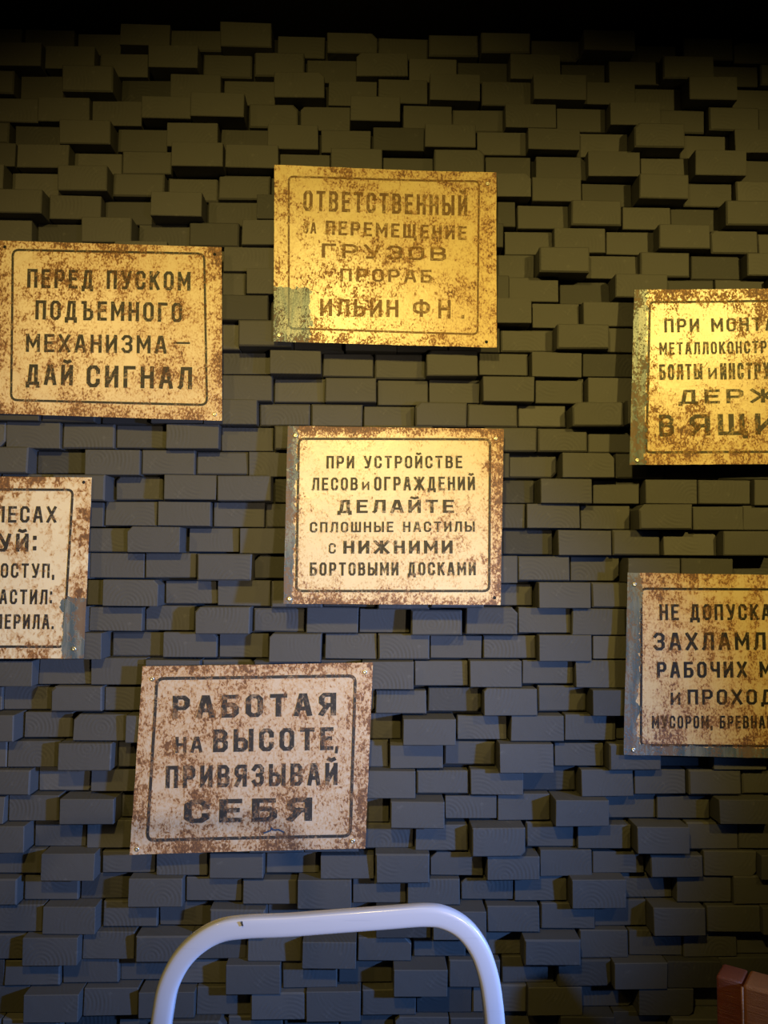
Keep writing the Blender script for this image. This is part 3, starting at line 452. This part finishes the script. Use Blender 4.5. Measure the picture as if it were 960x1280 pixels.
def stroke(path, w, closed=False, cap=True):
    """offset polyline -> list of quads (2-D)"""
    P = [Vector(p) for p in path]; out = []
    if (P[0]-P[-1]).length < 1e-9 and len(P) > 3: closed = True; P = P[:-1]
    n = len(P); L, R = [], []
    for i in range(n):
        a = P[i-1] if (i > 0 or closed) else None; b = P[(i+1) % n] if (i < n-1 or closed) else None
        d1 = (P[i]-a).normalized() if a is not None else None; d2 = (b-P[i]).normalized() if b is not None else None
        if d1 is None: t = d2; k = 1; nrm = Vector((-t.y, t.x))
        elif d2 is None: t = d1; k = 1; nrm = Vector((-t.y, t.x))
        else:
            n1, n2 = Vector((-d1.y, d1.x)), Vector((-d2.y, d2.x)); nrm = (n1+n2)
            nrm = nrm.normalized() if nrm.length > 1e-6 else n1
            k = min(1/max(.3, nrm.dot(n1)), 1.9)
        p = P[i].copy()
        if cap and not closed:
            if a is None: p -= d2*w/2*.98
            elif b is None: p += d1*w/2*.98
        L.append(p+nrm*k*w/2); R.append(p-nrm*k*w/2)
    for i in range(n if closed else n-1):
        k = (i+1) % n; out.append((L[i], L[k], R[k], R[i]))
    return out
def word_quads(txt, hgt, wid, wt, gap=.38):
    """stroke quads of a text line in a wid x hgt box, one list for each letter"""
    n = len(txt); tot = sum(G[c][0] for c in txt) + gap*(n-1); k = wid/tot; x = 0; out = []
    for c in txt:
        gw, ps = G[c]; w = gw*k; piece = []
        for p in ps:
            q = [(x+wt/2+px*(w-wt) if w > wt else x+w/2, wt/2+py*(hgt-wt)) for px, py in p]
            piece += stroke(q, wt)
        if piece: out.append(piece)
        x += w + gap*k
    return out

# ---------------------------------------------------------------- enamelled signs
def make_sign(label, corners, tilt, mats, lines, border, screws, bend, seed, btop=.0035):
    """corners TL, TR, BR, BL in photo pixels; tilt = extra stand-off at TL, TR, BR, BL"""
    mp, mi = mats
    P0 = [at(u, v, .05) for u, v in corners]
    xs, zs = [p.x for p in P0], [p.z for p in P0]
    rest = max([d for (a, b, c, e, d) in deep if b > min(xs)+.004 and a < max(xs)-.004 and e > min(zs)+.004 and c < max(zs)-.004])
    dd = [rest+.0035+t for t in tilt]
    TL, TR, BR, BL = [at(u, v, d) for (u, v), d in zip(corners, dd)]
    O = (TL+TR+BR+BL)/4; ex = (TR-TL+BR-BL).normalized(); ez = (TL-BL+TR-BR).normalized(); nrm = ex.cross(ez).normalized()   # points to the room: -y
    if nrm.y > 0: nrm = -nrm
    W = ((TR-TL).length+(BR-BL).length)/2; H = ((TL-BL).length+(TR-BR).length)/2
    root = empty('metal_sign', O); tag(root, label, 'sign', 'metal safety signs screwed to the block wall')
    def onplane(u, v):
        r = ray(u, v); t = (O-CAMP).dot(nrm)/r.dot(nrm); return CAMP + r*t - O
    loc = lambda u, v: (onplane(u, v).dot(ex), onplane(u, v).dot(ez))
    cs = [loc(u, v) for u, v in corners]
    def bendf(a, b):                     # slight buckling of the tin, always off the wall
        s = a/W*2; t = b/H*2
        return bend*(.5+.5*math.sin(2.1*s+1.7*t+seed)) + bend*.8*noise.noise(Vector((a*7, b*7, seed*3.3))) + .0015*max(0, abs(s*t)-.55)
    def P(a, b, off=0): return tuple(ex*a + ez*b + nrm*(bendf(a, b)+off))
    def uv(a, b):
        return ((a-min(cs[0][0], cs[3][0]))/W, (b-(cs[3][1]+cs[2][1])/2)/H)
    NX, NZ = 28, 22; vs, us, fs = [], [], []
    for side in (0, 1):
        for i in range(NZ+1):
            t = i/NZ
            for k in range(NX+1):
                s = k/NX
                a = (cs[0][0]*(1-s)+cs[1][0]*s)*(1-t) + (cs[3][0]*(1-s)+cs[2][0]*s)*t
                b = (cs[0][1]*(1-s)+cs[1][1]*s)*(1-t) + (cs[3][1]*(1-s)+cs[2][1]*s)*t
                if i in (0, NZ): b += .0007*noise.noise(Vector((a*40, seed, i)))
                if k in (0, NX): a += .0007*noise.noise(Vector((b*40, seed, k)))
                vs.append(P(a, b, 0 if side == 0 else -.0012)); us.append(uv(a, b))
    n1 = (NX+1)*(NZ+1)
    for i in range(NZ):
        for k in range(NX):
            q = i*(NX+1)+k; fs.append((q, q+NX+1, q+NX+2, q+1)); fs.append((n1+q, n1+q+1, n1+q+NX+2, n1+q+NX+1))
    for k in range(NX):
        fs.append((k, k+1, n1+k+1, n1+k)); q = NZ*(NX+1)+k; fs.append((q+1, q, n1+q, n1+q+1))
    for i in range(NZ):
        q = i*(NX+1); fs.append((q+NX+1, q, n1+q, n1+q+NX+1)); q += NX; fs.append((q, q+NX+1, n1+q+NX+1, n1+q))
    me = mesh('plate', vs, fs, False, us)
    bm = bmesh.new(); bm.from_mesh(me); bmesh.ops.recalc_face_normals(bm, faces=bm.faces); bm.to_mesh(me); bm.free()
    me.polygons.foreach_set('use_smooth', [True]*len(me.polygons)); me.set_sharp_from_angle(angle=math.radians(35))
    link('plate', me, mp, root)
    def flat(name, quads, mat, off=.0006, step=.012):
        vs, fs, us = [], [], []
        for q in quads:
            L = max((q[1]-q[0]).length, (q[2]-q[3]).length); n = max(1, int(L/step)); o = len(vs)
            for i in range(n+1):
                t = i/n
                for p in (q[0].lerp(q[1], t), q[3].lerp(q[2], t)): vs.append(P(p.x, p.y, off)); us.append(uv(p.x, p.y))
            for i in range(n): fs.append((o+2*i, o+2*i+2, o+2*i+3, o+2*i+1))
        me = mesh(name, vs, fs, False, us)
        for p in me.polygons:
            if p.normal.dot(nrm) < 0: p.flip()
        return link(name, me, mat, root)
    # border line with rounded corners
    bq = [loc(u, v) for u, v in border[:4]]; bw, rad = border[4]*1.3, border[5]
    path = []
    for i in range(4):
        p = Vector(bq[i]); a = (Vector(bq[i-1])-p).normalized(); b = (Vector(bq[(i+1) % 4])-p).normalized()
        for s in range(6):
            t = s/5; path.append(tuple((p+a*rad)*(1-t)**2 + p*2*t*(1-t) + (p+b*rad)*t**2))
    path.append(path[0])
    flat('border_line', stroke(path, bw), mi)
    for txt, x0, x1, yt, yb, dy, wt in lines:
        a = Vector(loc(x0, yb)); b = Vector(loc(x1, yb+dy)); c = Vector(loc(x0, yt))
        wid = (b-a).length; ax = (b-a)/wid; hg = (c-a).length; az = Vector((-ax.y, ax.x))
        hs = .12+.20*wt; sx = max(1.0, min(wt*hg, .31*wid/(len(txt)*1.28))/(hs*hg)) if wt > 0 else 1.0       # horizontal strokes thinner than the uprights
        for piece in word_quads(txt, hg, wid/sx, hs*hg if wt > 0 else -wt):
            flat('letter', [[a+ax*p.x*sx+az*p.y for p in q] for q in piece], mi)
    for (u, v, kind) in screws:
        a, b = loc(u, v); vs, fs = [], []; r = .0042 if kind else .0030; hgt = .0018 if kind else .0006; n = 12
        prof = ((1, 0), (.85, .75), (.45, 1), (.30, .55), (0, .55)) if kind else ((1, 0), (0.9, .6), (0, .8))
        for (pr, ph) in prof:
            for i in range(n):
                an = 2*math.pi*i/n; vs.append(P(a+r*pr*math.cos(an)+1e-7, b+r*pr*math.sin(an), .0002+hgt*ph))
        for j in range(len(prof)-1):
            for i in range(n): k = (i+1) % n; fs.append((j*n+i, j*n+k, (j+1)*n+k, (j+1)*n+i))
        link('screw' if kind else 'screw_hole', mesh('screw', vs, fs, True), M_SCREW if kind else M_HOLE, root)
    return root, flat, loc

CREAM = (.70, .56, .34); INK = (.030, .027, .022)
def signmats(nm, seed, paint, ink, **k):
    f = k.pop('fade', 0)
    return (mat_sign(nm+'_plate', seed, paint, **k), mat_sign(nm+'_lettering', seed, paint, ink=ink, fade=f, **k))
make_sign('upper rusty cream sign at the left edge, four lines of capitals with a dash',
    [(-4, 303), (279, 307), (276, 524), (-8, 519)], (0, 0, 0, 0),
    signmats('left_sign', 1.3, CREAM, INK, amount=.012, edge=.07, blotch=.42, fade=.25),
    [('ПЕРЕД ПУСКОМ', 35, 239, 338, 361.5, .5, .17), ('ПОДЪЕМНОГО', 44.5, 228, 377, 401, .5, .17),
     ('МЕХАНИЗМА', 32, 208, 419, 441.5, -.3, .17), ('-', 217, 237.5, 425, 430, 0, -.0035), ('ДАЙ', 31, 90, 457, 482.5, 0, .18), ('СИГНАЛ', 107, 239, 457, 484.5, .5, .18)],
    ((18, 314.5), (257, 315.5), (257.5, 504.5), (12.5, 502), .0032, .012),
    ((8, 311, 0), (270, 316, 0), (267, 516, 1)), .0016, 1.1)
make_sign('topmost rusty sign, faded brown words and a grey patch in its lower left corner',
    [(344, 208), (621, 215), (620, 434), (341, 428)], (0, 0, .004, .004),
    signmats('top_sign', 2.7, (.74, .58, .28), (.16, .085, .028), amount=.006, edge=.03, blotch=.36, fade=.45, patches=((-.1, .175, -.1, .31),)),
    [('ОТВЕТСТВЕННЫЙ', 379.5, 584.5, 239.5, 265, 4, .16), ('ЗА', 379, 395.5, 279, 293, .4, .18), ('ПЕРЕМЕЩЕНИЕ', 407, 583.5, 277, 294.5, 5, .20),
     ('ГРУЗОВ', 402, 557.5, 305.5, 323, 3, .24), ('ПРОРАБ', 425, 540, 336.5, 352.5, 1, .22), ('ИЛЬИН', 399.5, 497.5, 374.5, 396, .6, .19),
     ('Ф', 515.5, 536.5, 374, 396, .3, .19), ('Н', 547, 562.5, 374.5, 398, .3, .18), ('.', 576, 580, 376, 398, 0, .12)],
    ((361.8, 222.5), (599.5, 226), (596, 417.5), (360.3, 411.5), .0028, .010),
    ((610, 229, 1), (348, 420.5, 1), (607, 427, 0)), .0022, 2.3)
make_sign('upper sign at the right edge, glaring bright yellow, grey strip on its left side',
    [(790, 359), (1067, 363), (1066, 583), (789, 578)], (0, 0, .002, .002),
    signmats('right_upper_sign', 4.1, (.72, .56, .27), (.045, .037, .02), amount=.004, edge=.05, blotch=.46, fade=.45, fine=260, patches=((-.1, .072, -.1, 1.1),)),
    [('ПРИ МОНТАЖЕ', 829, 1004, 396.5, 413.5, 1, .19), ('МЕТАЛЛОКОНСТРУКЦИЙ', 823.5, 1010, 426, 441.5, 1, .19),
     ('БОЛТЫ', 824, 878, 453.5, 473, .2, .18), ('И', 885.5, 896, 459, 473, 0, .22), ('ИНСТРУМЕНТ', 900.5, 1006, 453.5, 474, .6, .18),
     ('ДЕРЖИ', 848.5, 1000, 486, 503.5, .6, .28), ('В', 825.5, 844, 516.5, 543.5, 0, .27), ('ЯЩИКЕ', 863.5, 1040, 517, 543.5, .6, .25)],
    ((810, 375), (1046, 378), (1045, 567), (809.5, 563), .0032, .009),
    ((806, 368, 1), (798.5, 572.5, 1)), .0020, 3.9)
make_sign('rusty sign in the middle of the wall with six lines of dark capitals',
    [(359, 532), (629, 537), (626, 757), (355, 754)], (0, 0, .031, .031),
    signmats('middle_sign', 5.9, (.76, .62, .38), (.040, .032, .020), amount=-.036, edge=.16, blotch=.36, fade=.25, patches=((-.1, .048, -.1, 1.1),)),
    [('ПРИ УСТРОЙСТВЕ', 407.7, 577.5, 569.5, 585.2, .8, .18), ('ЛЕСОВ', 389.5, 447, 596.5, 612.5, .2, .18), ('И', 452.5, 461.5, 602, 612.5, 0, .22), ('ОГРАЖДЕНИЙ', 467.5, 593.5, 596, 613.2, .5, .18),
     ('ДЕЛАЙТЕ', 421.7, 567.5, 624.5, 641, .8, .26), ('СПЛОШНЫЕ НАСТИЛЫ', 387.5, 593.5, 652, 665, .4, .20), ('С', 411.3, 420, 678.5, 691.5, 0, .20), ('НИЖНИМИ', 429.5, 566, 675.5, 691.8, .6, .25),
     ('БОРТОВЫМИ ДОСКАМИ', 387.7, 595, 702.5, 719, .8, .20)],
    ((373, 548), (612, 550), (611.7, 739.5), (371, 738), .0034, .010),
    ((369, 544, 1), (619, 549, 1), (362.5, 748, 1), (618.5, 748, 0)), .0018, .4)
make_sign('cream sign cut by the left frame edge, blue-grey torn patch in its lower right corner',
    [(-166, 594.5), (115, 597), (105, 823), (-172, 824)], (0, 0, 0, 0),
    signmats('left_lower_sign', 7.2, (.76, .66, .46), (.032, .028, .026), amount=-.020, edge=.10, blotch=.55, fade=.10, fine=120, patches=((.90, 1.1, -.1, .33),)),
    [('НА ЛЕСАХ', -50, 71, 632.5, 653, .5, .17), ('ТРЕБУЙ:', -88, 45.5, 667, 689.5, 0, .24), ('ДОСТУП,', -13, 68, 704, 722, .5, .18),
     ('НАСТИЛ:', -13, 65, 736.5, 755, .5, .18), ('ПЕРИЛА.', -6, 67, 767.5, 786, .5, .18)],
    ((-144, 611), (91.5, 612.5), (80, 808.5), (-150, 808), .0034, .010),
    ((93, 811, 1), (105, 603, 0)), .0020, 5.2)
s6, flat6, loc6 = make_sign('lowest sign, just above the white chair, pinkish cream speckled with rust',
    [(176, 830), (464, 831), (459, 1063), (165, 1065)], (0, 0, .004, .004),
    signmats('bottom_sign', 8.8, (.60, .48, .34), (.036, .033, .030), amount=.022, edge=.06, blotch=.34, fade=.30, fine=190, streak=.10),
    [('РАБОТАЯ', 214.5, 419.2, 867.5, 896, 0, .27), ('НА', 219, 253, 919, 939, 0, .26), ('ВЫСОТЕ', 266.3, 416.6, 910.5, 939, 0, .27), (',', 418, 424, 915, 940, 0, .14),
     ('ПРИВЯЗЫВАЙ', 207.8, 422.6, 955, 983, 0, .25), ('СЕБЯ', 231.5, 391.7, 998, 1027.3, 0, .36)],
    ((194.5, 845.5), (442.3, 847), (439.8, 1047), (186.3, 1047.5), .0042, .013),
    ((188.5, 846, 1), (454, 842.5, 1), (174, 1058, 1), (443, 1053.3, 1)), .0022, 6.3)
M_BLUEMARK = mat_plain('blue_paint_mark', (.03, .07, .13), .5)
mk = [Vector(loc6(u, v)) for u, v in ((332, 1041.5), (340, 1038.5), (341, 1035.5), (344, 1038), (350, 1037.5), (356, 1040.5))]
tag(flat6('paint_mark', stroke([tuple(p) for p in mk], .0024), M_BLUEMARK, .0010), 'small blue scribble below the last line')
make_sign('lower rust-streaked sign at the right edge, blue-grey strip down its left side',
    [(783, 714), (1068, 722), (1066, 951), (781, 942)], (0, 0, .004, .004),
    signmats('right_lower_sign', 10.4, (.68, .54, .32), (.018, .016, .013), amount=.010, edge=.06, blotch=.40, fade=.05, streak=.30, patches=((-.1, .060, -.1, 1.1), (-.1, 1.1, -.1, .050))),
    [('НЕ ДОПУСКАЙ', 823.5, 977, 754, 774, 1.5, .19), ('ЗАХЛАМЛЕНИЯ', 816, 1034, 789.5, 811.5, 1.5, .19), ('РАБОЧИХ МЕСТ', 821, 1012, 826, 846, 1.2, .21),
     ('И', 839, 851, 864.5, 880, 0, .25), ('ПРОХОДОВ', 860, 1002, 861, 880, 1.0, .20), ('МУСОРОМ, БРЕВНАМИ', 816, 978, 893.5, 909.5, 1.2, .19)],
    ((800.3, 734.3), (1046, 738.5), (1045, 934), (802.5, 930), .0032, .009),
    ((791.5, 729, 1), (793, 936, 1)), .0018, 7.7)

# ---------------------------------------------------------------- white metal chair in front of the wall
def tube(name, pts, wa, wb, mat, parent, seg=14, sq=3.0, cyc=False):
    """swept tube, superellipse section: wa across the path in the x-z plane, wb along y"""
    P = [Vector(p) for p in pts]; Q = []
    for i in range(len(P)-1):            # Catmull-Rom
        p0 = P[max(i-1, 0)]; p1 = P[i]; p2 = P[i+1]; p3 = P[min(i+2, len(P)-1)]
        for s in range(8):
            t = s/8; Q.append(.5*((2*p1)+(p2-p0)*t+(2*p0-5*p1+4*p2-p3)*t*t+(3*p1-p0-3*p2+p3)*t**3))
    Q.append(P[-1]); vs, fs = [], []
    for i, p in enumerate(Q):
        t = (Q[min(i+1, len(Q)-1)]-Q[max(i-1, 0)]).normalized()
        ref = Vector((0, 1, 0)) if abs(t.y) < .9 else Vector((0, 0, 1))
        a = t.cross(ref).normalized(); b = t.cross(a).normalized()
        for k in range(seg):
            an = 2*math.pi*(k+.5)/seg; c, s = math.cos(an), math.sin(an)
            vs.append(p + a*wa/2*math.copysign(abs(c)**(2/sq), c) + b*wb/2*math.copysign(abs(s)**(2/sq), s))
    for i in range(len(Q)-1):
        for k in range(seg): j = (k+1) % seg; fs.append((i*seg+k, i*seg+j, (i+1)*seg+j, (i+1)*seg+k))
    fs += [tuple(range(seg)), tuple(range((len(Q)-1)*seg, len(Q)*seg))]
    me = mesh(name, [tuple(v) for v in vs], fs, True)
    bm = bmesh.new(); bm.from_mesh(me); bmesh.ops.recalc_face_normals(bm, faces=bm.faces); bm.to_mesh(me); bm.free()
    return link(name, me, mat, parent)
def mat_enamel():
    q = NT('scratched_white_enamel'); ob = q.n('ShaderNodeTexCoord').outputs['Object']
    chip = q.step(q.noise(q.scale(ob, (1, 1, 1)), 130, 3, .7, .2, 2.2), .735, .76)
    scr = q.math('MULTIPLY', q.step(q.noise(q.scale(ob, (14, 14, 420)), 1, 3, .6, 0, 5.0), .60, .72), .22)
    c = q.mix(scr, (.46, .46, .50), (.30, .30, .36)); c = q.mix(chip, c, (.05, .05, .06))
    q.l(c, q.b.inputs['Base Color']); q.b.inputs['Roughness'].default_value = .34; q.b.inputs['Coat Weight'].default_value = .4; q.b.inputs['Coat Roughness'].default_value = .12
    return q.m
M_WHITE = mat_enamel(); CD = .60
cpx = [(201, 1292), (204.5, 1262), (211, 1231), (226, 1201), (247, 1179), (273, 1164), (304, 1158.5), (360, 1156), (420, 1151.5), (480, 1147), (530, 1143.5), (556, 1147), (580, 1161), (598, 1185), (609, 1215), (615, 1248), (618.5, 1290)]
cp3 = [at(u, v, CD) for u, v in cpx]
chc = (cp3[0]+cp3[-1])/2; chair = empty('metal_chair', (chc.x, chc.y, 0))
tag(chair, 'white enamelled metal chair, its rounded back frame rising at the bottom of the picture', 'chair')
rel = lambda p: Vector((p.x-chc.x, p.y-chc.y, p.z))
R3 = [rel(p) for p in cp3]
lx, rx = R3[0].x, R3[-1].x
tube('backrest_frame', [Vector((lx-.004, -.03, z)) for z in (.44, .50, .56, .62)] + [Vector((lx-.002, -.012, .68)), R3[0]-Vector((0, .003, .05))] + R3 + [R3[-1]-Vector((0, .003, .05)), Vector((rx+.002, -.012, .68))] + [Vector((rx+.004, -.03, z)) for z in (.62, .56, .50, .44)], .0225, .016, M_WHITE, chair, 20, 4.2)
for sx, x in ((-1, lx), (1, rx)):
    tube('leg', [Vector((x, -.03, .45)), Vector((x+sx*.01, 0, .2)), Vector((x+sx*.02, .03, 0))], .022, .022, M_WHITE, chair, 12, 2.2)
    tube('leg', [Vector((x, -.38, .45)), Vector((x+sx*.01, -.395, .2)), Vector((x+sx*.02, -.41, 0))], .022, .022, M_WHITE, chair, 12, 2.2)
link('seat', bevel_box('seat', lx-.02, rx+.02, -.42, -.02, .445, .47, .01, 3), M_WHITE, chair)
M_GLUE = mat_plain('dark_chip', (.03, .03, .035), .6)
p = rel(at(302, 1152, CD+.0088)); q = rel(at(303.5, 1157.5, CD+.0088))
o = link('paint_crack', bevel_box('paint_crack', -.0007, .0007, -.0006, .0006, 0, (p-q).length, 0, 1, False), M_GLUE, chair, q); o.rotation_euler[1] = -.28

# ---------------------------------------------------------------- leather armchair at the lower right corner
def mat_leather(nm, c1, c2):
    q = NT(nm); ob = q.n('ShaderNodeTexCoord').outputs['Object']
    cr = q.n('ShaderNodeTexVoronoi', feature='DISTANCE_TO_EDGE'); q.l(ob, cr.inputs['Vector']); cr.inputs['Scale'].default_value = 420
    wr = q.noise(q.scale(ob, (12, 12, 120)), 1, 3, .5, .8, 1.0)
    q.l(q.mix(q.noise(ob, 40, 4, .6), c1, c2), q.b.inputs['Base Color']); q.b.inputs['Roughness'].default_value = .42
    q.bump(q.math('ADD', q.math('MULTIPLY', wr, 1.0), q.math('MULTIPLY', q.step(cr.outputs[0], 0, .12), .12)), .6, .003)
    return q.m
M_LEA = mat_leather('brown_leather', (.42, .15, .04), (.30, .10, .028)); M_LEA2 = mat_leather('dark_red_leather', (.24, .055, .018), (.15, .032, .01))
DP = DIST-1.20
nearc = at(928, 1229, DP); farc = at(894, 1217, DIST-1.222)
ax = (nearc-farc); ax.z = 0; ang = math.atan2(ax.y, ax.x)
zt = nearc.z
arm = empty('leather_armchair', (farc.x, farc.y, 0), ang)
tag(arm, 'red-brown leather armchair whose top corner shows in the bottom right corner', 'armchair')
gw = ax.length
link('side_panel', bevel_box('side_panel', 0, gw-.001, .004, .050, .22, zt-.001, .004, 3), M_LEA2, arm)
link('front_panel', bevel_box('front_panel', gw+.0005, .62, -.004, .052, .22, zt, .006, 4), M_LEA, arm)
tube('piping', [Vector((gw, -.003, .23)), Vector((gw, -.003, .4)), Vector((gw, -.003, zt-.004))], .004, .004, M_LEA, arm, 8, 2)
link('seat_cushion', bevel_box('seat_cushion', 0, .62, -.52, -.006, .24, .42, .03, 4), M_LEA, arm)
link('seat_base', bevel_box('seat_base', .0, .62, -.52, .05, .10, .238, .01, 2), M_LEA2, arm)
for lx_, ly_ in ((.05, -.47), (.57, -.47), (.05, .01), (.57, .01)):
    link('leg', bevel_box('leg', lx_-.02, lx_+.02, ly_-.02, ly_+.02, 0, .10, .004, 2), M_BACK, arm)
